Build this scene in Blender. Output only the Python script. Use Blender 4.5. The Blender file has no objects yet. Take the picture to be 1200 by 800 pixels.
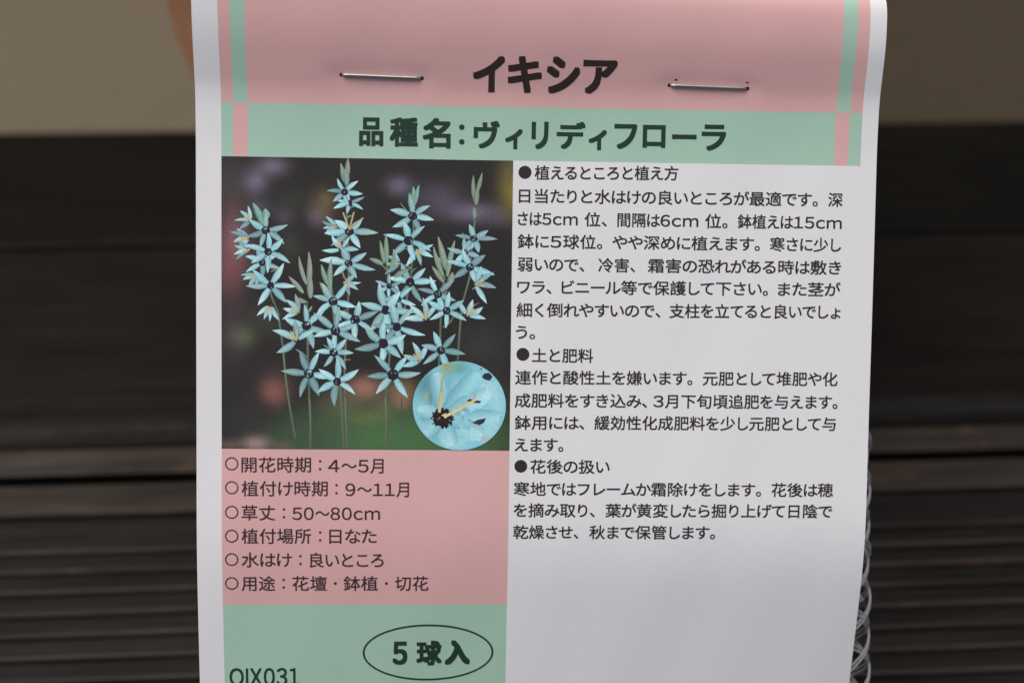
import bpy, bmesh, math, random
from mathutils import Vector, Matrix

# ------------------------------------------------------------------ camera, sky, sun, exposure
S = bpy.context.scene
COL = S.collection
MM = 0.001
R_ = math.radians
PITCH, ROLL, CAM_H = R_(35.5), R_(-1.5), 210.0          # looking down on the deck, millimetres above it

f_ = Vector((0, math.cos(PITCH), -math.sin(PITCH)))
r0 = Vector((1, 0, 0))
d0 = f_.cross(r0)
right_ = math.cos(ROLL) * r0 + math.sin(ROLL) * d0
down_ = -math.sin(ROLL) * r0 + math.cos(ROLL) * d0
CAM = Matrix((
    (right_.x, -down_.x, -f_.x, 0),
    (right_.y, -down_.y, -f_.y, 0),
    (right_.z, -down_.z, -f_.z, CAM_H * MM),
    (0, 0, 0, 1)))
cam_data = bpy.data.cameras.new('camera')
cam_data.lens = 50
cam_data.sensor_width = 36
cam_data.clip_start = 0.01
cam_data.clip_end = 200
cam_data.dof.use_dof = True
cam_data.dof.focus_distance = 0.1885
cam_data.dof.aperture_fstop = 18.5
cam_data.dof.aperture_blades = 0
cam = bpy.data.objects.new('camera', cam_data)
COL.objects.link(cam)
cam.matrix_world = CAM
S.camera = cam

SUN_EL, SUN_AZ = R_(70), R_(248)        # azimuth clockwise from +Y: high on the left
world = bpy.data.worlds.new('World')
S.world = world
world.use_nodes = True
wn = world.node_tree.nodes
bg = wn['Background']
sky = wn.new('ShaderNodeTexSky')
sky.sky_type = 'NISHITA'
sky.sun_disc = False
sky.sun_elevation = SUN_EL
sky.sun_rotation = SUN_AZ
sky.air_density = 1.0
sky.dust_density = 4.0
sky.ozone_density = 1.0
world.node_tree.links.new(sky.outputs[0], bg.inputs[0])
bg.inputs[1].default_value = 0.055
sun_d = bpy.data.lights.new('sun', 'SUN')
sun_d.energy = 1.5
sun_d.angle = R_(50)
sun_d.color = (1.0, 0.95, 0.87)
sun = bpy.data.objects.new('sun', sun_d)
COL.objects.link(sun)
sdir = Vector((math.sin(SUN_AZ) * math.cos(SUN_EL), math.cos(SUN_AZ) * math.cos(SUN_EL), math.sin(SUN_EL)))
sun.rotation_euler = sdir.to_track_quat('Z', 'Y').to_euler()
sun.location = sdir * 3
S.view_settings.view_transform = 'Standard'
S.view_settings.look = 'None'
S.view_settings.gamma = 1
S.view_settings.exposure = 0.80
S.cycles.use_denoising = True
S.cycles.max_bounces = 8

# ------------------------------------------------------------------ helpers
def tag(o, label=None, cat=None, group=None, kind=None):
    for k, v in (('label', label), ('category', cat), ('group', group), ('kind', kind)):
        if v: o[k] = v
    return o

def link_mesh(name, verts, faces, mats, parent=None, midx=None, smooth=False, cols=None):
    me = bpy.data.meshes.new(name)
    me.from_pydata([tuple(v) for v in verts], [], faces)
    if not isinstance(mats, (list, tuple)): mats = [mats]
    for m in mats: me.materials.append(m)
    if midx: me.polygons.foreach_set('material_index', midx)
    if smooth: me.polygons.foreach_set('use_smooth', [True] * len(me.polygons))
    if cols:
        ca = me.color_attributes.new('ink', 'FLOAT_COLOR', 'POINT')
        flat = []
        for c in cols: flat += [c[0], c[1], c[2], 1.0]
        ca.data.foreach_set('color', flat)
    me.update()
    o = bpy.data.objects.new(name, me)
    COL.objects.link(o)
    if parent: o.parent = parent
    return o

def lin(c):
    return tuple(((x / 255) / 12.92 if x / 255 < .04045 else ((x / 255 + .055) / 1.055) ** 2.4) for x in c)

class Nodes:
    """small wrapper for building node materials"""
    def __init__(s, name):
        s.m = bpy.data.materials.new(name); s.m.use_nodes = True
        s.t = s.m.node_tree; s.b = s.t.nodes['Principled BSDF']
    def new(s, typ, **kw):
        n = s.t.nodes.new(typ)
        for k, v in kw.items():
            if k.startswith('i_'): n.inputs[k[2:]].default_value = v
            else: setattr(n, k, v)
        return n
    def link(s, a, b): s.t.links.new(a, b)
    def coords(s, scale=(1, 1, 1)):
        tc = s.new('ShaderNodeTexCoord'); mp = s.new('ShaderNodeMapping')
        mp.inputs['Scale'].default_value = scale
        s.link(tc.outputs['Object'], mp.inputs['Vector']); return mp.outputs[0]
    def noise(s, vec, scale, detail=4, rough=.55):
        n = s.new('ShaderNodeTexNoise'); n.inputs['Scale'].default_value = scale
        n.inputs['Detail'].default_value = detail; n.inputs['Roughness'].default_value = rough
        s.link(vec, n.inputs['Vector']); return n.outputs['Fac']
    def ramp(s, fac, stops):
        r = s.new('ShaderNodeValToRGB'); e = r.color_ramp.elements
        while len(e) < len(stops): e.new(.5)
        for el, (p, c) in zip(e, stops):
            el.position = p; el.color = (*c, 1) if len(c) == 3 else c
        s.link(fac, r.inputs[0]); return r.outputs[0]
    def mix(s, fac, a, b, mode='MIX'):
        n = s.new('ShaderNodeMix', data_type='RGBA', blend_type=mode)
        for sock, v in ((n.inputs[0], fac), (n.inputs[6], a), (n.inputs[7], b)):
            if hasattr(v, 'links'): s.link(v, sock)
            else: sock.default_value = v if not isinstance(v, tuple) or len(v) == 4 else (*v, 1)
        return n.outputs[2]
    def bump(s, h, strength, dist):
        n = s.new('ShaderNodeBump'); n.inputs['Strength'].default_value = strength
        n.inputs['Distance'].default_value = dist
        s.link(h, n.inputs['Height']); s.link(n.outputs[0], s.b.inputs['Normal'])

# ------------------------------------------------------------------ the label's paper surface
# u to the right, v down the sheet, both in millimetres; the result is (x, y, n) in the label's own frame,
# n towards the viewer.  Above v = -24 the sheet arches forward, rolls over a fold and comes down behind.
KEY_R = [(0, 0), (3, 3), (6, 4.5), (8, 9), (10, 17.5), (13.5, 17), (15.3, 11), (17.5, 4), (19.5, -3), (21.0, -20), (22.5, -75), (24.5, -145), (26.6, -181), (60, -183)]
KEY_L = [(0, 0), (3, 3), (6, 4.5), (8, 9), (10, 17), (14, 16.5), (16, 13), (18, 10), (20.5, 6), (23, -4), (24.6, -20), (26.5, -80), (28.5, -145), (30.6, -181), (60, -183)]
DS = .1
def _key(keys, s):
    for (a, va), (b, vb) in zip(keys, keys[1:]):
        if s <= b: return va + (vb - va) * (s - a) / (b - a)
    return keys[-1][1]
def _table(w):
    t = [(0.0, 0.0)]
    y = n = 0.0
    for i in range(600):
        a = math.radians(_key(KEY_L, i * DS + DS / 2) * (1 - w) + _key(KEY_R, i * DS + DS / 2) * w)
        y += math.cos(a) * DS; n += math.sin(a) * DS
        t.append((y, n))
    return t
TABLES = [_table(i / 8) for i in range(9)]
STAPLES = [((-22.5, -34.6), (-12.4, -34.35)), ((20.4, -34.0), (30.4, -33.75))]
def _ripple(u, v):
    h = .06 * math.sin(u * .21 + 1.0) * math.sin(v * .13 + .5) + .03 * math.sin(u * .43 + v * .17)
    for (a, b) in STAPLES:                                    # the staples pinch the sheet in
        cu, cv = (a[0] + b[0]) / 2, (a[1] + b[1]) / 2
        du = max(0, abs(u - cu) - 4.2); dv = v - cv
        h -= .13 * math.exp(-(du / 2.6) ** 2 - (dv / (2.4 if dv > 0 else 1.6)) ** 2)
        for e in (a, b):
            h -= .09 * math.exp(-((u - e[0]) ** 2 + (v - e[1]) ** 2) / 1.1)
    return h
def surf(u, v):
    n = _ripple(u, v) if v > -46 else _ripple(u, -46)
    y = v
    if v > 19:                                                # the lower end bends away
        q = min(1, (v - 19) / 17)
        n -= (17 * (q ** 3 - q ** 4 / 2) + max(0, v - 36)) * (.19 + .078 * u / 45)
    if v < -24:
        w = min(1, max(0, (u + 41) / 89)) ** 2.2 * 8
        i = min(7, int(w)); w -= i
        s = (-24 - v) / DS; k = min(598, int(s)); s -= k
        A, B = TABLES[i], TABLES[i + 1]
        ya = A[k][0] * (1 - s) + A[k + 1][0] * s; yb = B[k][0] * (1 - s) + B[k + 1][0] * s
        na = A[k][1] * (1 - s) + A[k + 1][1] * s; nb = B[k][1] * (1 - s) + B[k + 1][1] * s
        y = -24 - (ya * (1 - w) + yb * w); n += na * (1 - w) + nb * w
    return u, y, n
# pose of the label's frame seen from the camera (rotation, millimetres in front of it)
LROT = ((0.99901662, -0.01297073, -0.04239762), (0.01010045, 0.99768668, -0.06722553), (0.04317151, 0.06673119, 0.99683658))
LDIST = 189.0

def frame_point(u, v, lift=0.0):
    """a point of the sheet, lifted off it along its normal (millimetres), in the label's local frame (metres, y up)"""
    x, y, n = surf(u, v)
    if lift:
        a, b, c = Vector(surf(u + .05, v)), Vector(surf(u, v + .05)), Vector((x, y, n))
        nr = (a - c).cross(b - c).normalized()
        x, y, n = c + nr * lift
    return Vector((x * MM, -y * MM, n * MM))

def lab(u, y, n):
    """straight label-frame millimetres (n towards the viewer) to local metres"""
    return Vector((u * MM, -y * MM, n * MM))

# label frame -> world, fixed once from the pose above
Lm = Matrix(((LROT[0][0], LROT[0][1], LROT[0][2]), (LROT[1][0], LROT[1][1], LROT[1][2]), (LROT[2][0], LROT[2][1], LROT[2][2])))
flip = Matrix(((1, 0, 0), (0, -1, 0), (0, 0, -1)))
rot3 = CAM.to_3x3() @ flip @ Lm @ flip
LABEL_M = Matrix.Translation(CAM @ Vector((0, 0, -LDIST * MM))) @ rot3.to_4x4()

# ------------------------------------------------------------------ materials
def wood(name, dark, mid, light, wear, rough, spec=.15, wear_at=.66):
    n = Nodes(name)
    v = n.coords((6, 90, 90))
    g = n.noise(v, 3.0, 6, .62)
    v2 = n.coords((14, 420, 200))
    g2 = n.noise(v2, 2.0, 5, .6)
    c = n.ramp(g, [(.25, dark), (.5, mid), (.78, light)])
    fine = n.ramp(g2, [(.3, (.55, .55, .55)), (.7, (1.25, 1.25, 1.25))])
    c = n.mix(1.0, c, fine, 'MULTIPLY')
    v3 = n.coords((30, 60, 60))
    w = n.noise(v3, 2.2, 5, .6)
    wm = n.ramp(w, [(wear_at, (0, 0, 0)), (wear_at + .1, (1, 1, 1))])
    c = n.mix(n.mix(.6, (0, 0, 0), wm), c, wear)
    blot = n.ramp(n.noise(n.coords((9, 30, 30)), 1.6, 4, .6), [(.3, (.62, .62, .62)), (.7, (1.45, 1.42, 1.38))])
    c = n.mix(1.0, c, blot, 'MULTIPLY')
    n.link(c, n.b.inputs['Base Color'])
    dust = n.noise(n.coords((40, 60, 60)), 9, 6, .7)
    r = n.ramp(dust, [(.3, (rough - .1,) * 3), (.7, (rough + .12,) * 3)])
    n.link(r, n.b.inputs['Roughness'])
    n.b.inputs['Specular IOR Level'].default_value = spec
    n.bump(g2, .5, .0006)
    return n.m

M_RIB = wood('weathered_wood', (.007, .0063, .006), (.0125, .0112, .0108), (.022, .019, .0175), (.060, .036, .022), .62)
M_EDGE = wood('worn_wood_edge', (.022, .0185, .0158), (.037, .031, .0265), (.056, .047, .039), (.115, .058, .030), .6, wear_at=.60)
M_BOARD = wood('stained_wood', (.005, .0043, .004), (.0088, .0074, .0068), (.014, .0112, .010), (.026, .016, .012), .55)
M_BOARD2 = wood('black_stain_gap_shade', (.0032, .0029, .0026), (.0047, .0042, .0036), (.0072, .0062, .005), (.012, .009, .007), .6)  # the back board's wood; on board sides it paints the shade of the gaps

n = Nodes('plaster')
v = n.coords((1, 1, 1))
a = n.ramp(n.noise(v, 9, 6, .6), [(.3, (.54, .425, .275)), (.7, (.60, .475, .315))])
b = n.ramp(n.noise(v, 160, 4, .6), [(.3, (.97, .97, .97)), (.7, (1.03, 1.03, 1.03))])
pl = n.mix(1.0, a, b, 'MULTIPLY')
sx = n.new('ShaderNodeSeparateXYZ'); n.link(v, sx.inputs[0])          # shade on the right of the wall, painted into the plaster colour
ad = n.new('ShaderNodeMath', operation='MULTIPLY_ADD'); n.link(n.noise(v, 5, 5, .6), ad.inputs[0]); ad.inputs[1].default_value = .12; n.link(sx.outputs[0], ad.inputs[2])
shade_mask = n.ramp(ad.outputs[0], [(.06, (0, 0, 0)), (.19, (1, 1, 1))])
n.link(n.mix(shade_mask, pl, n.mix(1.0, pl, (.40, .37, .335), 'MULTIPLY')), n.b.inputs['Base Color'])
n.b.inputs['Roughness'].default_value = .9
n.bump(n.noise(v, 300, 4, .6), .15, .0005)
M_WALL = n.m

n = Nodes('terracotta')
v = n.coords((1, 1, 1))
a = n.ramp(n.noise(v, 30, 6, .6), [(.3, (.44, .20, .105)), (.7, (.56, .27, .15))])
n.link(a, n.b.inputs['Base Color']); n.b.inputs['Roughness'].default_value = .85
n.bump(n.noise(v, 400, 4, .6), .3, .0005)
M_POT = n.m

n = Nodes('soil'); v = n.coords()
n.link(n.ramp(n.noise(v, 25, 6), [(.3, (.012, .009, .007)), (.7, (.035, .026, .02))]), n.b.inputs['Base Color'])
n.b.inputs['Roughness'].default_value = .95
n.bump(n.noise(v, 120, 6, .7), 1, .004)
M_SOIL = n.m

def paper_mat(name, base):
    n = Nodes(name)
    v = n.coords()
    t = n.ramp(n.noise(v, 900, 3, .6), [(.3, (.985, .985, .985)), (.7, (1.01, 1.01, 1.01))])
    n.link(n.mix(1.0, base, t, 'MULTIPLY'), n.b.inputs['Base Color'])
    n.b.inputs['Roughness'].default_value = .42
    n.b.inputs['Specular IOR Level'].default_value = .35
    n.bump(n.noise(v, 1600, 3, .6), .08, .00003)
    return n.m
WHITE, PINK, GREEN = (.76, .755, .765), (.70, .41, .40), (.38, .57, .45)
M_PAPER, M_PINK, M_GREEN = paper_mat('coated_paper', WHITE), paper_mat('pink_print', PINK), paper_mat('green_print', GREEN)

def ink(name, c, rough=.5):
    n = Nodes(name); n.b.inputs['Base Color'].default_value = (*c, 1)
    n.b.inputs['Roughness'].default_value = rough; n.b.inputs['Specular IOR Level'].default_value = .3
    return n.m
M_INK = ink('black_ink', (.030, .022, .022))
M_INK_BROWN = ink('brown_ink', (.050, .025, .026))
M_INK_HEAD = ink('heading_ink', (.030, .020, .016))
M_INK_GREEN = ink('dark_green_ink', (.016, .042, .028))
M_HOLE = ink('pierced_paper', (.02, .012, .012), .9)

n = Nodes('colour_print')
va = n.new('ShaderNodeVertexColor', layer_name='ink')
dotn = n.ramp(n.noise(n.coords(), 2600, 2, .5), [(.3, (.93, .93, .93)), (.7, (1.06, 1.06, 1.06))])
n.link(n.mix(1.0, va.outputs[0], dotn, 'MULTIPLY'), n.b.inputs['Base Color'])
n.b.inputs['Roughness'].default_value = .42; n.b.inputs['Specular IOR Level'].default_value = .35
M_PHOTO = n.m

n = Nodes('steel_wire')
n.b.inputs['Base Color'].default_value = (.40, .40, .375, 1)
n.b.inputs['Metallic'].default_value = 1; n.b.inputs['Roughness'].default_value = .45
n.bump(n.noise(n.coords((400, 3000, 3000)), 2, 3), .2, .00005)
M_STEEL = n.m

n = Nodes('white_plastic_mesh')
n.b.inputs['Base Color'].default_value = (.74, .73, .71, 1)
n.b.inputs['Roughness'].default_value = .35
n.b.inputs['Transmission Weight'].default_value = .3
n.b.inputs['IOR'].default_value = 1.3
M_NET = n.m

n = Nodes('earth'); v = n.coords()
n.link(n.ramp(n.noise(v, 12, 6), [(.3, (.010, .008, .006)), (.7, (.03, .024, .018))]), n.b.inputs['Base Color'])
n.b.inputs['Roughness'].default_value = .95
M_EARTH = n.m

# ------------------------------------------------------------------ the setting
DECK_R = R_(4.8)
def on_deck(o, row=0.0, z=0.0):
    """rows run across the boards, 4.8 degrees off the world axes"""
    o.rotation_euler = (0, 0, DECK_R)
    o.location = (-math.sin(DECK_R) * row * MM, math.cos(DECK_R) * row * MM, z * MM)

def sweep(name, prof, x0, x1, mat, parent=None, nx=60, wob=0.0, seed=1, slots=None):
    """extrude a closed (y, z) profile in millimetres along x"""
    rnd = random.Random(seed)
    vs, fs, ms = [], [], []
    k = len(prof)
    ph = [rnd.uniform(0, 6.28) for _ in prof]
    for i in range(nx + 1):
        x = x0 + (x1 - x0) * i / nx
        for j, (y, z) in enumerate(prof):
            d = wob * (math.sin(x * .031 + ph[j]) + .6 * math.sin(x * .11 + ph[j] * 2))
            vs.append((x * MM, (y + d * .6) * MM, (z + d * .4) * MM))
    for i in range(nx):
        for j in range(k):
            a, b = i * k + j, i * k + (j + 1) % k
            fs.append((a, a + k, b + k, b))
            if slots: ms.append(slots[j])
    if slots: ms += [0, 0]
    fs.append(tuple(range(k))); fs.append(tuple(nx * k + j for j in range(k))[::-1])
    o = link_mesh(name, vs, fs, mat, parent, ms or None)
    bm = bmesh.new(); bm.from_mesh(o.data); bmesh.ops.recalc_face_normals(bm, faces=bm.faces); bm.to_mesh(o.data); bm.free()
    return o

g = link_mesh('ground', [(-6, -6, -.06), (6, -6, -.06), (6, 6, -.06), (-6, 6, -.06)], [(0, 1, 2, 3)], M_EARTH)
tag(g, 'bare dark earth in the gaps under the deck boards', 'ground', kind='structure')

# the grooved board: flat margins, saw-cut ribs between; the near arris of every rib is worn pale
prof = [(60, -24, 1), (60, -2, 0), (61.5, 0, 0)]
GROOVE = 5.85
y = 74.0
while y < 224:
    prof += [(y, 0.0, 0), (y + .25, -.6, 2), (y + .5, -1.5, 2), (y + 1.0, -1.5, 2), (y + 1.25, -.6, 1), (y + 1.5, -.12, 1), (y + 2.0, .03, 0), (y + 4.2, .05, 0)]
    y += GROOVE
prof += [(231.2, 0.0, 0), (231.6, -1.2, 2), (232.8, -1.5, 2), (233.4, -.3, 1), (234.2, 0.0, 1), (242.6, 0.0, 0), (243.3, -.6, 2), (243.6, -2, 2), (243.6, -24, 2)]
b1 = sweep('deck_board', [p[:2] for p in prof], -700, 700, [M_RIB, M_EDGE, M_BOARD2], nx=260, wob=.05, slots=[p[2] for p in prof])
on_deck(b1)
tag(b1, 'grooved dark brown deck board nearest the camera, ribbed lengthwise', 'deck board', 'deck boards below the label')
prof = [(248.3, -24, 2), (248.3, -1.8, 1), (250.2, -.1, 1), (253.6, 0, 1), (254.6, 0, 0), (255.6, -.7, 2), (256.6, -2.6, 2), (260.6, -2.6, 0), (262.0, -1.2, 3), (264.2, -.1, 3), (266.8, .15, 0), (268.5, 0, 0),  # front face coloured black to stand in for shade in the gap
        (300, 0, 0), (341.0, 0, 0), (342.2, -1, 2), (342.4, -24, 2)]
b2 = sweep('deck_board', [p[:2] for p in prof], -700, 700, [M_BOARD, M_EDGE, M_BOARD2, M_RIB], nx=80, wob=.04, seed=5, slots=[p[2] for p in prof])
on_deck(b2)
tag(b2, 'smooth dark brown deck board with a stepped front edge, middle of the three', 'deck board', 'deck boards below the label')
prof = [(346.0, -24), (346.0, -1.8), (347.0, -.8), (413, -.8), (414.5, -1.8), (414.5, -24)]
b3 = sweep('deck_board', prof, -700, 700, M_BOARD2, nx=80, wob=.04, seed=9)
on_deck(b3)
tag(b3, 'blackish smooth deck board against the beige wall', 'deck board', 'deck boards below the label')

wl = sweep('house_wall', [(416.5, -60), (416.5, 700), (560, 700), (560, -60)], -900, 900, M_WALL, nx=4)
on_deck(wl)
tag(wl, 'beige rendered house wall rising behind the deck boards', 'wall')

# terracotta pot standing on the deck behind the bag
def lathe(name, prof, mat, parent, seg=96):
    vs, fs = [], []
    k = len(prof)
    for i in range(seg):
        a = 2 * math.pi * i / seg
        for r, z in prof: vs.append((r * math.cos(a) * MM, r * math.sin(a) * MM, z * MM))
    for i in range(seg):
        for j in range(k - 1):
            a, b = i * k + j, ((i + 1) % seg) * k + j
            fs.append((a, b, b + 1, a + 1))
    return link_mesh(name, vs, fs, mat, parent, smooth=True)
pot = bpy.data.objects.new('flower_pot', None); COL.objects.link(pot)
pot.location = (-.0076, .277, 0)
tag(pot, 'orange terracotta flower pot standing behind the paper label', 'flower pot')
lathe('pot_body', [(0.01, 6), (40, 6), (42, 12), (63, 126), (66.4, 126), (65.8, 122), (62.4, 98), (57.2, 76), (44.6, 3), (43.6, .6), (42, 0), (12, 0), (0.01, 0)], M_POT, pot)
lathe('rim', [(63.2, 128), (64.4, 151), (65.6, 153.5), (68, 154.5), (71, 154), (72.4, 152), (71.2, 128.5), (70, 126.4), (66.2, 126.3)], M_POT, pot)
lathe('potting_soil', [(0.01, 139), (20, 139.5), (40, 138), (58, 137), (63.4, 136)], M_SOIL, pot, 48)

# ------------------------------------------------------------------ the label: one sheet, printed bands are its own faces
VB, VE = -44.0 - 24.0, 62.0
ULINES = [-41.6, -38.3, -36.75, -34.88, -.15, 42.6, 44.45, 46.12, 48.3]
VLINES = [VB, -30.82, -23.85, 14.6, 35.75, VE]
def grid_lines(marks, step):
    out = []
    for a, b in zip(marks, marks[1:]):
        st = step((a + b) / 2)
        k = max(1, round((b - a) / st))
        out += [a + (b - a) * i / k for i in range(k)]
    return out + [marks[-1]]
us = grid_lines(ULINES, lambda m: 1.2)
vs_ = grid_lines(VLINES, lambda m: .45 if m < -23.9 else 1.2)
def band(u, v):
    if v < -53 or not -38.3 < u < 46.12: return 0
    if v < -30.82: return 2 if -36.75 < u < -34.88 or 42.6 < u < 44.45 else 1
    if v < -23.85: return 1 if -36.75 < u < -34.88 or 42.6 < u < 44.45 else 2
    if u > -.15: return 0
    if v < 14.6: return 0
    if v < 35.75: return 1
    return 2 if v < 56 else 0
verts, faces, mid = [], [], []
for v in vs_:
    for u in us: verts.append(frame_point(u, v))
W, H, NB = len(us), len(vs_), len(verts)
THICK = .10
for v in vs_:
    for u in us: verts.append(frame_point(u, v, -THICK))
for j in range(H - 1):
    for i in range(W - 1):
        a = j * W + i
        faces.append((a, a + W, a + W + 1, a + 1))
        mid.append(band((us[i] + us[i + 1]) / 2, (vs_[j] + vs_[j + 1]) / 2))
        faces.append((NB + a, NB + a + 1, NB + a + W + 1, NB + a + W)); mid.append(0)
rim = [j * W for j in range(H)] + [(H - 1) * W + i for i in range(1, W)] + [j * W + W - 1 for j in range(H - 2, -1, -1)] + list(range(W - 2, 0, -1))
for a, c in zip(rim, rim[1:] + rim[:1]):
    faces.append((a, NB + a, NB + c, c)); mid.append(0)
label = link_mesh('paper_label', verts, faces, [M_PAPER, M_PINK, M_GREEN], None, mid, smooth=True)
label.data.set_sharp_from_angle(angle=R_(50))
label.matrix_world = LABEL_M
tag(label, 'pink green and white printed paper label with black writing, stapled to a net bag', 'label')

# ------------------------------------------------------------------ writing
def glyph(ch, cache={}):
    """outline of one character as 2-D vertices and faces, em = 1"""
    if ch in cache: return cache[ch]
    key = ch
    if 32 < ord(ch) < 127: ch = chr(ord(ch) + 0xfee0)       # the full-width Latin of the same gothic face
    c = bpy.data.curves.new('glyph', 'FONT'); c.body = ch; c.resolution_u = 4; c.fill_mode = 'FRONT'
    o = bpy.data.objects.new('glyph', c); COL.objects.link(o)
    dg = bpy.context.evaluated_depsgraph_get()
    m = bpy.data.meshes.new_from_object(o.evaluated_get(dg))
    vs = [(p.co.x, p.co.y) for p in m.vertices]; fs = [tuple(p.vertices) for p in m.polygons]
    if key == 'I':                                          # a plain bar without feet, as tall as the X beside it
        top = max(p[1] for p in glyph('X')[0]); vs = [(.46, 0), (.55, 0), (.55, top), (.46, top)]; fs = [(0, 1, 2, 3)]
    bpy.data.objects.remove(o); bpy.data.curves.remove(c); bpy.data.meshes.remove(m)
    cache[key] = (vs, fs)
    return cache[key]

class Print:
    """flat printing in (u, v) millimetres, laid on the sheet when built"""
    def __init__(s): s.v, s.f, s.l = [], [], []
    def add(s, vs, fs, lift):
        b = len(s.v)
        s.v += vs; s.l += [lift] * len(vs); s.f += [tuple(b + i for i in f) for f in fs]
    def glyph_box(s, ch, u0, u1, v0, v1, bold=0.0, lift=.022):
        vs, fs = glyph(ch)
        x0, x1 = min(p[0] for p in vs), max(p[0] for p in vs); y0, y1 = min(p[1] for p in vs), max(p[1] for p in vs)
        u0 += bold; u1 -= bold; v0 += bold; v1 -= bold
        pts = [(u0 + (p[0] - x0) / (x1 - x0) * (u1 - u0), v1 - (p[1] - y0) / (y1 - y0) * (v1 - v0)) for p in vs]
        s.bold(pts, fs, bold, lift)
    def bold(s, pts, fs, b, lift):
        if b <= 0: s.add(pts, fs, lift); return
        sh = [(dx * b, dy * b) for dx in (-1, 0, 1) for dy in (-1, 0, 1)]
        if b > .2: sh += [(dx * b / 2, dy * b / 2) for dx in (-1, 1) for dy in (-1, 1)] 
        for i, (dx, dy) in enumerate(sh):
            s.add([(u + dx, v + dy) for u, v in pts], fs, lift + i * .0015)
    def disc(s, cu, cv, ru, rv, inner=None, lift=.022, seg=40):
        A = [2 * math.pi * i / seg for i in range(seg)]
        o = [(cu + ru * math.cos(a), cv + rv * math.sin(a)) for a in A]
        if inner is None:
            s.add(o, [tuple(range(seg))[::-1]], lift)
        else:
            q = [(cu + (ru - inner) * math.cos(a), cv + (rv - inner) * math.sin(a)) for a in A]
            s.add(o + q, [(i, seg + i, seg + (i + 1) % seg, (i + 1) % seg) for i in range(seg)], lift)
    def line(s, text, u0, v0, u1, v1, em, bold=0.0, lift=.022):
        x = 0; items = []
        for ch in text:
            if ch == ' ': x += .3; continue
            o = ord(ch); vs, fs = glyph(ch)
            gx0, gx1 = min(p[0] for p in vs), max(p[0] for p in vs)
            if o < 128:
                wd = 1.18; items.append((x - gx0 * wd + .05, wd, vs, fs)); x += (gx1 - gx0) * wd + .14
            else:
                w = .91 if 0x3040 <= o <= 0x30ff else 1.0
                if ch in 'りくうし': w = .82
                if ch in '、。': w = .62
                c0 = .5 * 1.0
                k = 1.0 if w >= .9 else .95
                items.append((x + w / 2 - c0 * k if ch not in '、。' else x, k, vs, fs)); x += w
        ink0 = min(ox + p[0] * k for ox, k, vs, fs in items for p in vs)
        ink1 = max(ox + p[0] * k for ox, k, vs, fs in items for p in vs)
        sc = (u1 - u0) / (ink1 - ink0)
        for ox, k, vs, fs in items:
            pts = []
            for px, py in vs:
                t = (ox + px * k - ink0) / (ink1 - ink0)
                pts.append((u0 + t * (u1 - u0), v0 + t * (v1 - v0) - (py - .38 + CENTRE) * em))
            s.bold(pts, fs, bold, lift)
    def build(s, name, mat, parent, strip):
        bm = bmesh.new()
        bv = [bm.verts.new((u, v, l)) for (u, v), l in zip(s.v, s.l)]
        for f in s.f:
            try: bm.faces.new([bv[i] for i in f])
            except ValueError: pass
        lo, hi = min(p[1] for p in s.v), max(p[1] for p in s.v)
        y = lo + strip
        while y < hi:
            bmesh.ops.bisect_plane(bm, geom=bm.verts[:] + bm.edges[:] + bm.faces[:], plane_co=(0, y, 0), plane_no=(0, 1, 0), dist=1e-6)
            y += strip
        for vt in bm.verts: vt.co = frame_point(vt.co.x, vt.co.y, vt.co.z)
        me = bpy.data.meshes.new(name); bm.to_mesh(me); bm.free()
        me.materials.append(mat)
        o = bpy.data.objects.new(name, me); COL.objects.link(o); o.parent = parent
        return o
CENTRE = 0.0
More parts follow.
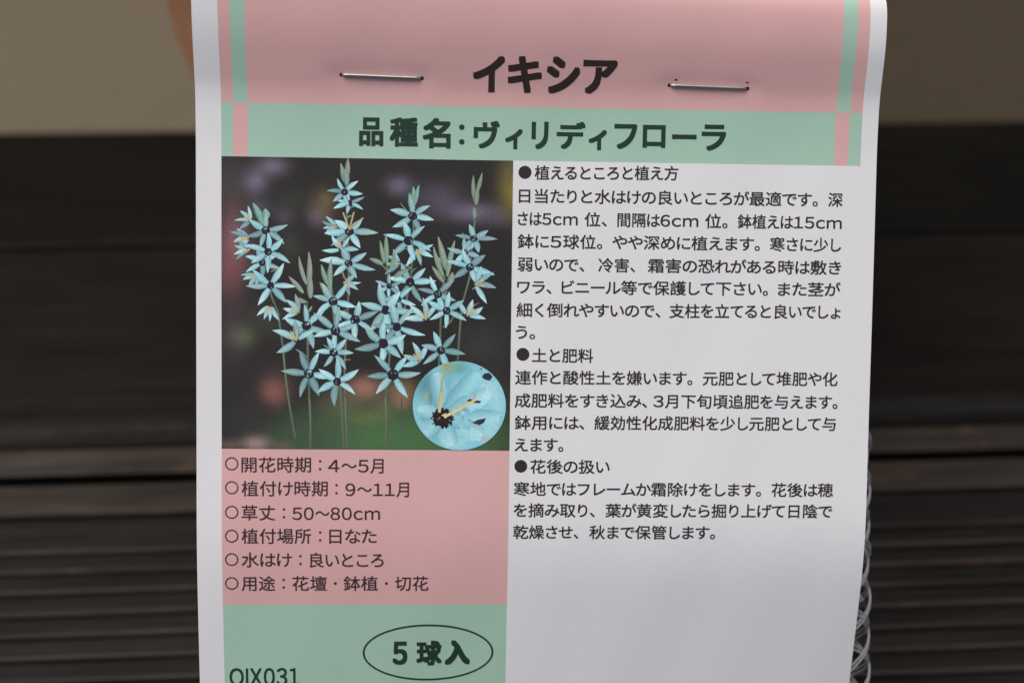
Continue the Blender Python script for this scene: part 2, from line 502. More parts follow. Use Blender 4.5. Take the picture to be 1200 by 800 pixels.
BODY = [
    ("植えるところと植え方", 2.73, -22.32, 21.74, -22.53), ("日当たりと水はけの良いところが最適です。", 0.68, -19.27, 40.49, -19.33), ("深", 41.93, -19.34, 43.83, -19.34), 
    ("さは5cm", 0.56, -16.28, 8.47, -16.28), ("位、", 9.42, -16.28, 12.32, -16.28), ("間隔は6cm", 13.79, -16.28, 24.54, -16.28), 
    ("位。", 25.5, -16.28, 28.47, -16.28), ("鉢植えは15cm", 29.88, -16.29, 43.8, -16.28), ("鉢に5球位。", 0.6, -13.29, 11.77, -13.3), 
    ("やや深めに植えます。", 13.17, -13.31, 32.88, -13.33), ("寒さに少し", 34.28, -13.33, 43.8, -13.34), ("弱いので、", 0.64, -10.25, 9.44, -10.27), 
    ("冷害、", 11.35, -10.27, 16.21, -10.28), ("霜害の恐れがある時は敷き", 17.96, -10.28, 43.89, -10.31), ("ワラ、", 0.6, -7.25, 5.12, -7.27), 
    ("ビニール等で保護して下さい。", 6.51, -7.27, 34.1, -7.37), ("また茎が", 35.51, -7.37, 43.9, -7.4), ("細く倒れやすいので、", 0.56, -4.2, 19.72, -4.29), 
    ("支柱を立てると良いでしょ", 20.96, -4.29, 43.99, -4.4), ("う。", 0.52, -1.26, 3.02, -1.25), ("土と肥料", 2.7, 1.8, 10.84, 1.81), 
    ("連作と酸性土を嫌います。", 0.51, 4.77, 24.21, 4.7), ("元肥として堆肥や化", 25.65, 4.69, 43.84, 4.63), ("成肥料をすき込み、", 0.47, 7.84, 18.16, 7.81), 
    ("3月下旬頃追肥を与えます。", 19.05, 7.81, 43.93, 7.73), ("鉢用には、", 0.51, 10.81, 9.79, 10.79), ("緩効性化成肥料を少し元肥として与", 11.19, 10.78, 43.77, 10.69), 
    ("えます。", 0.55, 13.78, 7.03, 13.78), ("花後の扱い", 2.67, 16.71, 13.3, 16.68), ("寒地ではフレームか霜除けをします。", 0.51, 19.74, 33.85, 19.68), 
    ("花後は穂", 35.31, 19.68, 43.66, 19.66), ("を摘み取り、", 0.55, 22.62, 11.39, 22.6), ("葉が黄変したら掘り上げて日陰で", 12.88, 22.6, 43.63, 22.56), 
    ("乾燥させ、", 0.52, 25.61, 9.24, 25.58), ("秋まで保管します。", 10.77, 25.58, 27.78, 25.57), ]
DETAILS = [
    ("開花時期", -35.68, 16.71, -26.53, 16.65), ("：", -25.82, 16.68, -24.8, 16.68), ("4〜5月", -24.24, 16.79, -16.92, 16.74), 
    ("植付け時期", -35.67, 19.9, -24.31, 19.84), ("：", -23.64, 19.88, -22.61, 19.87), ("9〜11月", -21.93, 19.94, -13.52, 19.9), 
    ("草丈", -35.67, 23.15, -31.26, 23.13), ("：", -30.59, 23.17, -29.57, 23.17), ("50〜80cm", -28.97, 23.21, -17.35, 23.14), 
    ("植付場所", -35.69, 26.3, -26.52, 26.29), ("：", -25.81, 26.28, -24.77, 26.27), ("日なた", -24.06, 26.27, -17.78, 26.23), 
    ("水はけ", -35.72, 29.53, -29.08, 29.54), ("：", -28.44, 29.54, -27.41, 29.53), ("良いところ", -26.69, 29.57, -16.85, 29.53), 
    ("用途", -35.77, 32.81, -31.34, 32.83), ("：", -30.7, 32.83, -29.67, 32.83), ("花壇", -29.03, 32.83, -24.44, 32.81), ("・", -23.69, 32.81, -22.89, 32.81), 
    ("鉢植", -22.17, 32.81, -17.61, 32.8), ("・", -16.85, 32.8, -16.05, 32.8), ("切花", -15.29, 32.8, -10.83, 32.78), ]
RINGS = [
    (-36.98, 16.6), (-36.97, 19.79), (-36.97, 23.08), (-36.99, 26.3), (-37.02, 29.49), (-37.07, 32.8), ]
DOTS = [
    (1.42, -22.35), (1.47, 1.69), (1.39, 16.68), ]
HEADING = [
    ("イ", -5.6, -1.44, -37.43, -32.67), ("キ", -1.06, 3.39, -37.45, -32.65), ("シ", 4.0, 8.38, -37.51, -32.65), ("ア", 8.76, 13.27, -37.15, -32.7), ]
VARIETY = [
    ("品", -20.4, -17.24, -29.17, -25.44), ("種", -16.39, -12.71, -29.24, -25.42), ("名", -12.11, -8.42, -29.23, -25.28), 
    ("ヴ", -5.42, -1.98, -29.0, -25.38), ("ィ", -1.24, 1.04, -27.99, -25.35), ("リ", 2.2, 4.44, -28.99, -25.41), ("デ", 5.52, 9.33, -29.06, -25.48), 
    ("ィ", 9.77, 12.15, -28.05, -25.4), ("フ", 13.13, 16.17, -28.88, -25.59), ("ロ", 16.9, 19.95, -28.81, -25.82), ("ー", 20.82, 24.08, -27.64, -27.0), 
    ("ラ", 24.74, 28.0, -28.99, -25.56), ]
VARIETY_COLON = [
    (-6.97, -28.1), (-6.95, -26.19), ]
QUANTITY = [
    ("5", -15.64, -13.61, 41.1, 44.49), ("球", -12.39, -8.94, 40.99, 44.62), ("入", -8.53, -5.07, 40.94, 44.58), ]
ELLIPSE = [
    (-10.77, 42.74), (-1.88, 42.81), (-19.61, 42.69), (-10.8, 38.56), (-10.74, 46.96), ]
CODE = [
    ("QIX031", -37.59, -28.26, 44.52, 47.53), ]

p = Print()
for ch, a, b, c, d in HEADING: p.glyph_box(ch, a, b, c, d, .20)
tag(p.build('heading_text', M_INK_HEAD, label, .6), 'heavy black heading on the pink band')
p = Print()
for ch, a, b, c, d in VARIETY: p.glyph_box(ch, a, b, c, d, .13 if ch != 'ー' else .1)
for a, b in VARIETY_COLON: p.disc(a, b, .36, .36)
tag(p.build('variety_text', M_INK_GREEN, label, .6), 'bold dark lettering on the green band')
p = Print()
for t, a, b, c, d in BODY: p.line(t, a, b, c, d, 2.02, .026)
for a, b in DOTS: p.disc(a, b, .86, .86)
p.build('instruction_text', M_INK, label, 1.5)
p = Print()
for t, a, b, c, d in DETAILS:
    if t == '：':
        for dv in (-.5, .55): p.disc((a + c) / 2, b + dv, .17, .17)
    elif t == '・': p.disc((a + c) / 2, b, .2, .2)
    else: p.line(t, a, b, c, d, 2.22, .018)
for a, b in RINGS: p.disc(a, b, .88, .88, .17)
p.build('growing_details_text', M_INK_BROWN, label, 1.5)
p = Print()
for ch, a, b, c, d in QUANTITY: p.glyph_box(ch, a, b, c, d, .14 if ch != '入' else .19)
p.disc(ELLIPSE[0][0], ELLIPSE[0][1], 8.9, 4.1, .27, seg=96)
p.build('quantity_mark', M_INK_GREEN, label, 1.5)
p = Print()
t, a, b, c, d = CODE[0]
p.line(t, a, (c + d) / 2, b, (c + d) / 2, 3.25, .045)
p.build('code_text', M_INK_GREEN, label, 1.5)

# ------------------------------------------------------------------ the printed colour photograph
PU0, PU1, PV0, PV1 = -38.3, -.15, -23.85, 14.6
INK_GAIN = 1.27
def pc(c): return tuple(min(.95, x * INK_GAIN) for x in lin(c))
def pic(zx, zy):
    """coordinates used while drawing the picture (about 733 x 740) to the sheet's millimetres"""
    x = (zx - (50 - 12 * (zy - 28) / 745)) / 733
    yy = (zy - 28 - 11 * x) / (740 - 4 * x)
    return PU0 + x * (PU1 - PU0), PV0 + yy * (PV1 - PV0)
def mixc(a, b, t): return tuple(p * (1 - t) + q * t for p, q in zip(a, b))

class Picture:
    def __init__(s): s.v, s.f, s.c, s.h = [], [], [], .012
    def poly(s, pts, cols, faces=None, step=.0001):
        s.h += step
        b = len(s.v)
        if not isinstance(cols, list): cols = [cols] * len(pts)
        for (x, y), c in zip(pts, cols):
            u, v = pic(x, y)
            s.v.append((min(max(u, PU0 + .02), PU1 - .02), min(max(v, PV0 + .02), PV1 - .02), s.h)); s.c.append(pc(c))
        s.f += [tuple(b + i for i in f) for f in (faces or [tuple(range(len(pts)))])]
    def blade(s, x0, y0, x1, y1, w, c0, c1, bend=0.0, prof=(.35, .75, 1, .95, .62, .05), edge=None, mid=None):
        """a petal, bud or stem: tapered strip from (x0, y0) to (x1, y1)"""
        dx, dy = x1 - x0, y1 - y0; L = math.hypot(dx, dy) or 1
        nx, ny = -dy / L, dx / L
        pts, cols, fs = [], [], []
        k = len(prof)
        for i, pw in enumerate(prof):
            t = i / (k - 1)
            bx = nx * bend * L * 4 * t * (1 - t); by = ny * bend * L * 4 * t * (1 - t)
            c = mixc(c0, c1, t)
            for sgn in (-1, 0, 1):
                pts.append((x0 + dx * t + bx + nx * sgn * pw * w, y0 + dy * t + by + ny * sgn * pw * w))
                cc = c
                if edge and sgn == -1: cc = mixc(c, edge, .5)
                if mid and sgn == 0: cc = mixc(c, mid, .55)
                cols.append(cc)
            if i:
                a = (i - 1) * 3; b = i * 3
                fs += [(a, a + 1, b + 1, b), (a + 1, a + 2, b + 2, b + 1)]
        s.poly(pts, cols, fs)
    def build(s, name, parent):
        vs = [frame_point(u, v, h) for u, v, h in s.v]
        o = link_mesh(name, vs, s.f, M_PHOTO, parent, smooth=False, cols=s.c)
        bm = bmesh.new(); bm.from_mesh(o.data)
        for f in bm.faces:
            if f.normal.z < 0: f.normal_flip()
        bm.to_mesh(o.data); bm.free()
        return o
P = Picture()
rnd = random.Random(11)
BLOBS = [  # x, y, radius x, radius y, colour, weight: the out-of-focus garden in the printed picture
    (60, 90, 60, 60, (62, 58, 62), .7), (75, 250, 48, 110, (128, 88, 92), .85), (60, 330, 40, 60, (120, 72, 76), .6), (70, 470, 50, 90, (74, 62, 62), .6),
    (130, 95, 34, 36, (104, 96, 118), .9), (172, 55, 42, 28, (112, 106, 124), .8), (285, 175, 30, 32, (96, 86, 108), .85), (200, 178, 26, 26, (84, 74, 90), .7), (140, 160, 30, 26, (92, 88, 104), .6),
    (490, 100, 38, 28, (98, 92, 108), .9), (590, 130, 70, 45, (80, 72, 88), .8), (680, 165, 80, 28, (112, 102, 126), .85), (740, 178, 50, 26, (80, 72, 84), .6),
    (300, 150, 34, 44, (98, 84, 56), .7), (305, 135, 20, 20, (120, 98, 58), .5), (785, 105, 46, 70, (128, 114, 48), .95), (770, 60, 30, 40, (96, 90, 52), .6),
    (97, 485, 34, 30, (84, 96, 72), .8), (150, 440, 60, 50, (62, 60, 54), .6), (220, 140, 70, 40, (58, 58, 50), .5), (215, 250, 30, 50, (62, 66, 56), .5),
    (175, 630, 32, 34, (150, 88, 80), .95), (180, 615, 50, 50, (110, 78, 70), .5), (405, 615, 52, 36, (150, 104, 92), .9), (350, 660, 70, 50, (112, 100, 70), .6), (500, 625, 44, 40, (138, 108, 74), .8), (455, 665, 30, 24, (132, 92, 82), .6), (500, 650, 22, 22, (160, 96, 90), .8),
    (400, 755, 230, 90, (70, 102, 62), 1), (560, 750, 170, 90, (66, 102, 62), 1), (260, 750, 120, 70, (58, 78, 56), .9), (690, 750, 130, 80, (62, 88, 54), 1), (420, 690, 60, 22, (96, 106, 62), .6),
    (130, 757, 40, 22, (150, 120, 116), .9), (60, 762, 34, 16, (110, 84, 80), .7), (200, 765, 26, 14, (120, 84, 84), .5),
    (700, 500, 70, 60, (52, 58, 50), .6), (650, 320, 110, 110, (36, 34, 36), .6), (440, 330, 90, 120, (44, 42, 42), .5), (110, 680, 90, 50, (46, 42, 44), .7), (740, 660, 40, 80, (60, 68, 48), .6)]
def garden(x, y):
    c = (38, 34, 31)
    for bx, by, rx, ry, col, w in BLOBS:
        q = ((x - bx) / rx) ** 2 + ((y - by) / ry) ** 2
        if q < 3: c = mixc(c, col, min(1, w * 1.08) * math.exp(-q * .7) * (1 - q / 3))
    j = rnd.uniform(-2, 2)
    return tuple(max(0, k + j) for k in c)
K = 110
for j in range(K + 1):
    for i in range(K + 1):
        u, v = PU0 + (PU1 - PU0) * i / K, PV0 + (PV1 - PV0) * j / K
        P.v.append((u, v, .012)); P.c.append(pc(garden(44 + 733 * i / K, 32 + 740 * j / K)))
for j in range(K):
    for i in range(K):
        a = j * (K + 1) + i
        P.f.append((a, a + K + 1, a + K + 2, a + 1))
P.h = .018
STEMC = (104, 116, 96)
for pts in [[(185, 418), (198, 520), (226, 742)], [(160, 350), (185, 418)], [(258, 400), (262, 640), (262, 768)], [(362, 60), (366, 300), (358, 480), (353, 640), (357, 770)], [(322, 360), (338, 560), (348, 770)],
            [(530, 150), (522, 330), (490, 470)], [(462, 300), (470, 470), (455, 640), (453, 768)], [(690, 160), (672, 330), (652, 400), (640, 545)], [(608, 330), (596, 480), (592, 560)], [(496, 640), (492, 765)]]:
    for (a, b), (c, d) in zip(pts, pts[1:]):
        P.blade(a, b, c, d, 2.6 if pts[0] != (496, 640) else 1.6, STEMC if pts[0][0] != 496 else (70, 78, 62), mixc(STEMC, (70, 74, 62), .5), bend=rnd.uniform(-.02, .02), prof=(1,) * 14, edge=(60, 66, 56))
def bud(x0, y0, x1, y1, w, tip=(150, 110, 100), base=(104, 160, 150)):
    w *= .8; base = mixc(base, (104, 118, 92), rnd.uniform(.1, .6))
    P.blade(x0, y0, x1, y1, w, base, mixc(base, tip, .7), bend=rnd.uniform(-.05, .05), prof=(.4, .85, 1, .9, .6, .15), edge=(58, 88, 80), mid=(146, 176, 160))
def flower(x, y, r, rot=None, squash=1.0, tilt=0.0, fan=None, pale=0.0):
    """six-petalled star; fan = (first, last) petal angles in degrees for a flower seen from the side"""
    rot = rnd.uniform(0, 60) if rot is None else rot
    angs = [rot + 60 * i + rnd.uniform(-10, 10) for i in range(6)] if not fan else [fan[0] + (fan[1] - fan[0]) * i / 3 + rnd.uniform(-6, 6) for i in range(4)]
    if squash == 1.0: squash, tilt = rnd.uniform(.86, 1.0), rnd.uniform(-.12, .12)
    order = list(range(len(angs))); rnd.shuffle(order)
    for i in order:
        a = math.radians(angs[i]); L = r * rnd.uniform(1.0, 1.28)
        ex, ey = L * math.cos(a), L * math.sin(a) * squash
        ct, st = math.cos(tilt), math.sin(tilt)
        ex, ey = ex * ct - ey * st, ex * st + ey * ct
        q = rnd.uniform(0, 1); sh = rnd.choice((.74, .88, .97, 1.03, 1.08, 1.12))
        base = mixc((86, 142, 152), (116, 168, 174), q); tip = mixc((138, 186, 192), (198, 220, 218), min(1, rnd.uniform(0, .7) + pale))
        base = tuple(k * sh for k in base); tip = tuple(min(235, k * sh) for k in tip)
        P.blade(x + ex * .06, y + ey * .06, x + ex, y + ey, r * rnd.uniform(.125, .18), base, tip, bend=rnd.uniform(-.07, .07),
                prof=(.42, .78, 1, .90, .54, .03), edge=mixc(base, (76, 128, 140), .6), mid=mixc(tip, (204, 228, 226), .5))
    if not fan:
        k = 13; rr = r * rnd.uniform(.17, .235)
        P.poly([(x + rr * (1 + .14 * (i % 2)) * math.cos(6.283 * i / k), y + rr * (1 + .14 * (i % 2)) * (.55 + .45 * squash) * math.sin(6.283 * i / k)) for i in range(k)], (38, 28, 44))
        for i in range(4):
            a = rnd.uniform(0, 6.28); d = rr * rnd.uniform(.1, .55)
            cx, cy = x + d * math.cos(a), y + d * math.sin(a)
            P.poly([(cx - 2, cy), (cx, cy - 3), (cx + 2, cy), (cx, cy + 3)], (132, 126, 130) if i < 2 else (24, 18, 30))
    else:
        a = math.radians((fan[0] + fan[1]) / 2)
        P.poly([(x + 9 * math.cos(t), y + 6 * math.sin(t)) for t in (0, 1.05, 2.1, 3.14, 4.2, 5.2)], (44, 36, 50))
        for i in range(3):
            b = a + rnd.uniform(-.7, .7)
            P.blade(x, y, x + r * .55 * math.cos(b), y + r * .55 * math.sin(b), 2.0, (170, 160, 120), (190, 170, 130), prof=(1, 1, .8))
for sx, y0, y1, k in [(170, 220, 400, 5), (362, 110, 360, 8), (258, 380, 560, 6), (328, 360, 580, 6), (524, 170, 380, 7), (464, 300, 560, 7), (606, 300, 520, 6), (678, 170, 420, 7)]:
    for i in range(k):
        yy = y0 + (y1 - y0) * (i + rnd.uniform(0, .8)) / k; sd = rnd.choice((-1, 1)); ln = rnd.uniform(18, 42)
        P.blade(sx + rnd.uniform(-4, 4), yy, sx + sd * ln * rnd.uniform(.4, 1), yy - ln * rnd.uniform(.3, .9), rnd.uniform(1.4, 3.4), rnd.choice([(92, 112, 92), (120, 122, 92), (84, 120, 116)]), rnd.choice([(150, 134, 112), (170, 160, 118), (112, 146, 140), (140, 96, 90)]), bend=rnd.uniform(-.12, .12), prof=(.7, 1, .8, .2))
# left spike
bud(150, 200, 127, 145, 11, (120, 180, 180)); bud(160, 185, 157, 160, 13, (140, 195, 200))
flower(122, 190, 36, fan=(150, 260)); flower(116, 232, 40, fan=(140, 230)); flower(118, 262, 36, fan=(140, 215))
flower(158, 214, 48, 40); flower(148, 295, 46, 20, .8); flower(163, 268, 52, 30); flower(134, 325, 34, fan=(100, 190)); flower(168, 353, 54, -2)
flower(168, 402, 38, fan=(70, 150))
# tall centre spike
bud(360, 88, 366, 32, 9, (150, 110, 104)); bud(356, 92, 348, 45, 8); bud(362, 100, 358, 60, 10)
flower(368, 145, 36, 30, .75); flower(357, 118, 40, 10, .8); flower(338, 205, 34, fan=(150, 230)); flower(368, 217, 60, 0, .6)
for a in (-40, -75, -110): P.blade(368, 212, 368 + 46 * math.cos(math.radians(a)), 212 + 46 * math.sin(math.radians(a)), 2.2, (160, 150, 110), (186, 160, 120), prof=(1, 1, .8))
flower(348, 262, 40, fan=(170, 350)); flower(365, 297, 58, 14, .62); flower(352, 345, 36, fan=(-40, 60))
# left-front spike
for q in [(262, 360, 265, 268, 9), (258, 350, 240, 280, 7), (250, 372, 214, 330, 8), (268, 385, 270, 330, 10), (256, 395, 228, 385, 7)]: bud(*q, (168, 120, 112), (120, 158, 140))
flower(240, 420, 42, fan=(150, 260)); flower(257, 455, 54, 22); flower(232, 492, 52, fan=(150, 330), pale=.4); flower(262, 577, 58, -1)
# centre-front spike
for q in [(318, 372, 322, 285, 9), (312, 352, 296, 300, 8), (308, 372, 292, 345, 7)]: bud(*q, (130, 150, 130), (112, 150, 140))
flower(380, 440, 52, 40); flower(325, 393, 52, 12, .85); flower(330, 467, 56, 33); flower(325, 523, 46, 5, .9); flower(333, 597, 54, 40)
# right-centre spikes
for q in [(528, 148, 530, 104, 8), (533, 150, 544, 100, 7), (524, 160, 520, 120, 8)]: bud(*q, (120, 176, 170))
flower(528, 178, 54, 22, .7); flower(535, 262, 40, fan=(-20, 120)); flower(517, 240, 52, 20); flower(496, 298, 38, fan=(150, 240)); flower(520, 345, 54, 0)
for q in [(462, 300, 460, 222, 8), (455, 296, 445, 240, 7), (452, 300, 418, 285, 8), (470, 310, 482, 265, 7), (480, 332, 518, 312, 9)]: bud(*q, (130, 140, 116), (116, 146, 124))
flower(490, 388, 40, 10); flower(467, 355, 32, 30); flower(457, 415, 60, 12); flower(485, 458, 60, 20); flower(450, 500, 60, 44); flower(475, 580, 62, 2)
# right spikes
for q in [(612, 315, 592, 230, 10), (605, 330, 580, 255, 8), (614, 330, 634, 240, 9), (604, 345, 576, 305, 8), (618, 350, 628, 320, 11)]: bud(*q, (160, 130, 110), (116, 152, 126))
for q in [(684, 140, 682, 76, 7), (690, 120, 704, 70, 7), (688, 150, 694, 105, 9), (684, 185, 683, 155, 8)]: bud(*q, (140, 112, 100), (96, 128, 110))
flower(660, 270, 42, 18, .85); flower(682, 235, 48, 10, .62); flower(672, 307, 54, 20, .8); flower(684, 350, 46, fan=(-70, 60)); flower(664, 430, 46, fan=(-120, 10), pale=.3)
flower(590, 375, 46, 14, .85); flower(560, 440, 48, fan=(180, 300), pale=.3); flower(612, 417, 46, 35); flower(545, 545, 46, fan=(150, 290)); flower(597, 518, 52, 14)
P.build('printed_photograph', label)
photo = bpy.data.objects['printed_photograph']
P2 = Picture(); P2.h = P.h + .002
def iz(x, y): return 240 and ((430 + x / 4.326 - 240) * 2.162, (350 + y / 4.326 - 170) * 2.162)
def ipoly(pts, col):
    P2.poly([iz(*p) for p in pts], col, step=.0003)
CX, CY, RX, RY = 465, 541, 238, 228
INSET = [  # soft colour areas of the close-up, in its own drawing coordinates: x, y, radius x, radius y, colour, weight
    (300, 430, 70, 80, (84, 138, 146), .95), (480, 350, 70, 40, (96, 152, 150), .95), (405, 340, 34, 40, (150, 150, 92), .9), (345, 440, 28, 90, (166, 208, 214), .7), (410, 430, 30, 70, (112, 172, 186), .8),
    (318, 500, 12, 44, (84, 128, 132), .8), (296, 500, 14, 34, (160, 164, 124), .7), (450, 436, 18, 26, (190, 176, 178), .8), (530, 430, 80, 60, (140, 202, 212), .7), (620, 470, 60, 70, (166, 206, 212), .8),
    (590, 470, 34, 40, (186, 204, 206), .7), (500, 520, 60, 50, (124, 188, 202), .7), (480, 620, 100, 40, (140, 204, 214), .8), (470, 580, 90, 10, (98, 160, 178), .6), (600, 660, 70, 50, (160, 208, 212), .8), (595, 712, 22, 22, (186, 168, 162), .75),
    (500, 700, 90, 46, (132, 196, 206), .7), (430, 730, 60, 30, (170, 212, 214), .7), (410, 670, 60, 16, (100, 160, 176), .7), (340, 690, 50, 50, (112, 172, 186), .8), (300, 640, 40, 46, (150, 200, 208), .8), (280, 606, 16, 16, (92, 146, 120), .7), (262, 560, 24, 50, (136, 192, 202), .7),
    (378, 605, 82, 76, (84, 130, 144), .6), (560, 350, 70, 40, (128, 190, 204), .8), (660, 540, 40, 60, (150, 204, 212), .7), (520, 410, 70, 12, (106, 166, 182), .6), (560, 590, 100, 9, (110, 170, 186), .6)]
def inset_colour(x, y):
    c = (126, 186, 198)
    for bx, by, rx, ry, col, w in INSET:
        q = ((x - bx) / rx) ** 2 + ((y - by) / ry) ** 2
        if q < 3: c = mixc(c, col, w * math.exp(-q * .8) * (1 - q / 3))
    return c
ring, rc, rf = [iz(CX, CY)], [inset_colour(CX, CY)], []
NR, NA = 36, 96
for q in range(1, NR + 1):
    for i in range(NA):
        px, py = CX + RX * q / NR * math.cos(6.283185 * i / NA), CY + RY * q / NR * math.sin(6.283185 * i / NA)
        ring.append(iz(px, py)); rc.append(inset_colour(px, py))
for i in range(NA):
    rf.append((0, 1 + i, 1 + (i + 1) % NA))
    for q in range(NR - 1): rf.append((1 + q * NA + i, 1 + (q + 1) * NA + i, 1 + (q + 1) * NA + (i + 1) % NA, 1 + q * NA + (i + 1) % NA))
P2.poly(ring, rc, rf)
def inside(p):
    q = math.hypot((p[0] - CX) / RX, (p[1] - CY) / RY)
    return p if q < .99 else (CX + (p[0] - CX) / q * .99, CY + (p[1] - CY) / q * .99)
def ib(x0, y0, x1, y1, w, c0, c1, **kw):
    P2.h += .0003
    a, b = iz(x0, y0); c, d = iz(x1, y1); P2.blade(a, b, c, d, w * .5, c0, c1, **kw)
PETAL = (.5, .8, 1, 1, .92, .78, .55)
for x1, y1, w, c0, c1 in [(560, 372, 62, (96, 158, 174), (136, 200, 210)), (345, 372, 40, (100, 160, 174), (150, 202, 210)), (612, 470, 56, (108, 172, 188), (172, 214, 218)), (668, 600, 56, (96, 158, 176), (150, 206, 214)),
                          (585, 690, 58, (104, 168, 184), (160, 208, 214)), (430, 745, 52, (92, 152, 170), (166, 212, 216)), (292, 690, 46, (98, 156, 172), (148, 198, 206)), (250, 560, 40, (104, 164, 178), (160, 208, 214))]:
    ib(378, 605, x1, y1, w, c0, c1, prof=PETAL, bend=.03, edge=(84, 142, 160), mid=(168, 212, 218))
k = 46
ipoly([(378 + (56 + (4 if i % 2 else -4) + 5 * math.sin(i * 1.7)) * math.cos(6.283 * i / k), 605 + (52 + (4 if i % 2 else -4) + 5 * math.sin(i * 1.7)) * math.sin(6.283 * i / k)) for i in range(k)], (36, 26, 30))
ipoly([inside(p) for p in [(580, 395), (592, 376), (618, 372), (636, 392), (622, 412), (598, 408)]], (46, 36, 54))
ipoly([inside(p) for p in [(530, 628), (560, 612), (602, 604), (590, 628), (568, 640)]], (52, 42, 56))
ipoly([(500, 516), (520, 505), (545, 512), (578, 516), (570, 528), (540, 526)], (58, 44, 52))
ipoly([inside(p) for p in [(570, 352), (582, 346), (578, 360)]], (56, 44, 60))
ib(362, 575, 376, 440, 9, (196, 182, 112), (160, 160, 110), prof=(.8, 1, 1, .9, .7), edge=(140, 132, 80), mid=(214, 204, 150))
ib(372, 470, 380, 375, 6, (140, 160, 130), (176, 176, 120), prof=(.8, 1, 1, .9, .6))
ib(385, 600, 548, 510, 8, (204, 190, 128), (196, 176, 116), prof=(.8, 1, 1, .9, .8), edge=(150, 138, 84), mid=(224, 212, 160))
ib(365, 608, 402, 586, 12, (214, 200, 150), (226, 214, 170), prof=(.6, 1, 1, .8), edge=(160, 146, 100))
ib(536, 508, 546, 484, 7, (190, 170, 150), (170, 150, 140), prof=(.6, 1, .7))
ib(352, 616, 366, 600, 6, (90, 80, 60), (120, 108, 80), prof=(.6, 1, .7))
inset = P2.build('inset_photograph', photo)
tag(inset, 'round close-up of a turquoise flower in the corner of the printed picture')

# ------------------------------------------------------------------ staples
def tube(path, r, seg=10):
    vs, fs = [], []
    n = len(path)
    up0 = Vector((.3, .5, .8)).normalized()
    for i, p in enumerate(path):
        t = (path[min(n - 1, i + 1)] - path[max(0, i - 1)]).normalized()
        a = t.cross(up0).normalized(); b = t.cross(a)
        rr = r[i] if isinstance(r, list) else r
        for k in range(seg):
            w = 2 * math.pi * k / seg
            vs.append(p + (a * math.cos(w) + b * math.sin(w)) * rr)
    for i in range(n - 1):
        for k in range(seg):
            q = (k + 1) % seg
            fs.append((i * seg + k, i * seg + q, (i + 1) * seg + q, (i + 1) * seg + k))
    fs.append(tuple(range(seg))[::-1]); fs.append(tuple((n - 1) * seg + k for k in range(seg)))
    return vs, fs
for (a, b) in STAPLES:
    path = []
    ends = []
    for i in range(33):
        t = i / 32
        u, v = a[0] + (b[0] - a[0]) * t, a[1] + (b[1] - a[1]) * t
        x, y, nn = surf(u, v)
        ends.append((u, y, nn))
    n0 = ends[0][2] + .24; n1 = ends[-1][2] + .24
    dy = (ends[-1][1] - ends[0][1]); du = b[0] - a[0]
    for (s, dn) in ((0.0, -2.6), (0.0, -1.0), (.002, -.45), (.012, -.14), (.03, -.02), (.06, 0), (.2, .02), (.35, .03), (.5, .03), (.62, .03), (.8, .03), (.94, 0), (.97, -.02), (.988, -.14), (.998, -.45), (1, -1.0), (1, -2.6)):
        path.append(lab(a[0] + du * s, ends[0][1] + dy * s, n0 + (n1 - n0) * s + dn))
    vs, fs = tube(path, .21 * MM, 12)
    st = link_mesh('staple', vs, fs, M_STEEL, label, smooth=True)
for k, (u, v, ru, rv) in enumerate([(p_[0] + s * .16, p_[1] - .02, 0.27, .27) for (a, b) in STAPLES for (p_, s) in ((a, -1), (b, 1))] + [(21.05, -34.75, .2, .13), (30.45, -34.55, .17, .12)]):
    hole = Print(); hole.disc(u, v, ru, rv, lift=.02, seg=16)
    hole.build('staple_hole', M_HOLE, label, 5)

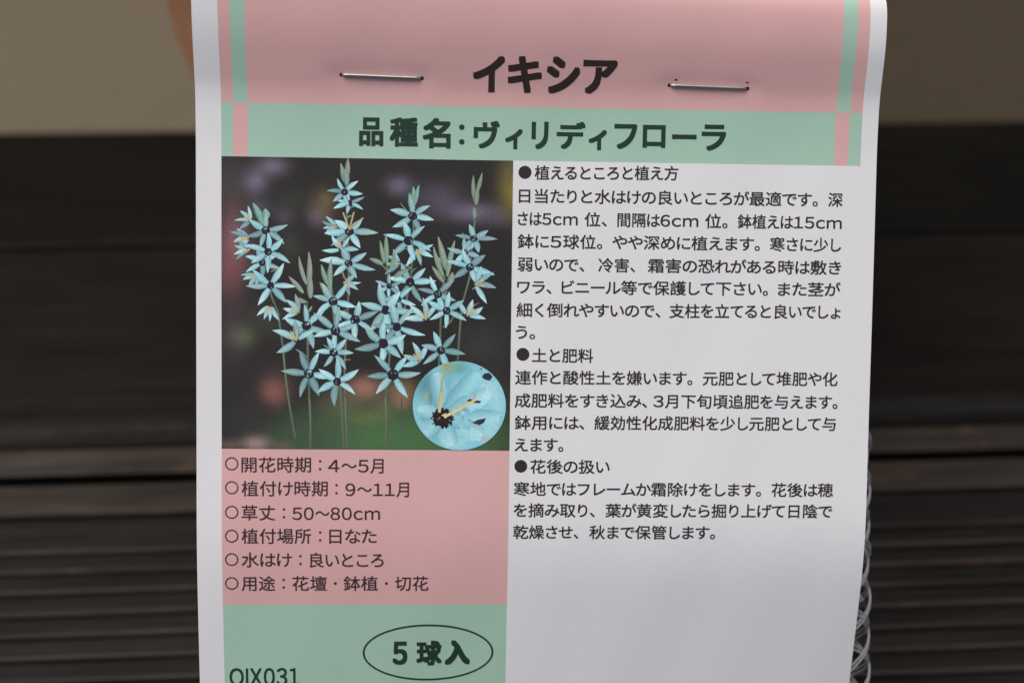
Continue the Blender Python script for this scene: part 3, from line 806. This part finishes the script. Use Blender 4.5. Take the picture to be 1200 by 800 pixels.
# ------------------------------------------------------------------ the net bag behind the label
NK = [  # v down the bag, centre u, half width, centre n (behind the sheet), half thickness
    (-40, 3, 39, .9, .6), (-34, 3, 40, .4, .5), (-27, 3.5, 41, -.8, .45), (-22, 4, 42, -2.6, 1.2), (-14, 4.4, 44, -7, 4.5), (-4, 4.8, 46.1, -12, 8.5), (6, 5.4, 46.4, -16, 11.5), (14, 6.0, 47.6, -18, 13),
    (25, 6.2, 48.1, -18.5, 13.5), (46, 6.2, 48.5, -18.5, 14), (75, 6.0, 48, -18, 14), (92, 5.5, 43, -17.5, 13), (102, 5, 30, -17.5, 9), (108, 5, 12, -18, 4), (110, 5, 5, -18, 2)]
def nsec(v):
    for A, B in zip(NK, NK[1:]):
        if v <= B[0]:
            t = (v - A[0]) / (B[0] - A[0]); t2 = t * t * (3 - 2 * t)
            return [A[k] + (B[k] - A[k]) * t2 for k in range(1, 5)]
    return NK[-1][1:]
nr = random.Random(4)
NV, NF = [], []
def add_tube(path, r, seg=7):
    vs, fs = tube(path, r, seg); b = len(NV); NV.extend(vs); NF.extend([tuple(b + i for i in f) for f in fs])
NS, PITCHV = 12, 10.4
for fam in (1, -1):
    for k in range(NS):
        ph = 2 * math.pi * k / NS
        w1, w2 = nr.uniform(0, 6.28), nr.uniform(.5, 1.2)
        for side in (0, 1):                     # every strand is a pair of filaments lying side by side
            path = []
            v = -40.0
            while v <= 110:
                cu, hw, cn, ht = nsec(v)
                vv = v + (.34 if side else -.34) + .16 * math.sin(v * .17 * w2 + w1)
                a = fam * (v / PITCHV) + ph
                wob = 1 + .006 * math.sin(v * .31 + w1)
                u = cu + hw * wob * math.cos(a); nn = cn + (ht + (.25 if fam > 0 else 0)) * math.sin(a)
                if -44 < vv < 63: nn = min(nn, surf(min(u, 50), vv)[2] - .75)
                path.append(lab(u, vv, nn)); v += .75
            add_tube(path, .165 * MM)
# one torn loop of the mesh sticking out beside the label
kn = [(49.6, 35.0, -17), (51.6, 36.4, -16.6), (53.4, 38.8, -16.4), (52.2, 39.6, -16.8), (50.2, 39.4, -17.2)]
b = len(NV); NV.extend([lab(*q) for q in kn] + [lab(q[0], q[1], q[2] - .4) for q in kn])
NF.extend([(b + 4, b + 3, b + 2, b + 1, b), (b + 5, b + 6, b + 7, b + 8, b + 9)] + [(b + i, b + (i + 1) % 5, b + 5 + (i + 1) % 5, b + 5 + i) for i in range(5)])
net = link_mesh('net_bag', NV, NF, M_NET, None, smooth=True)
net.matrix_world = LABEL_M
tag(net, 'white plastic net bag behind the paper label, its scalloped edge showing at the right', 'net bag')
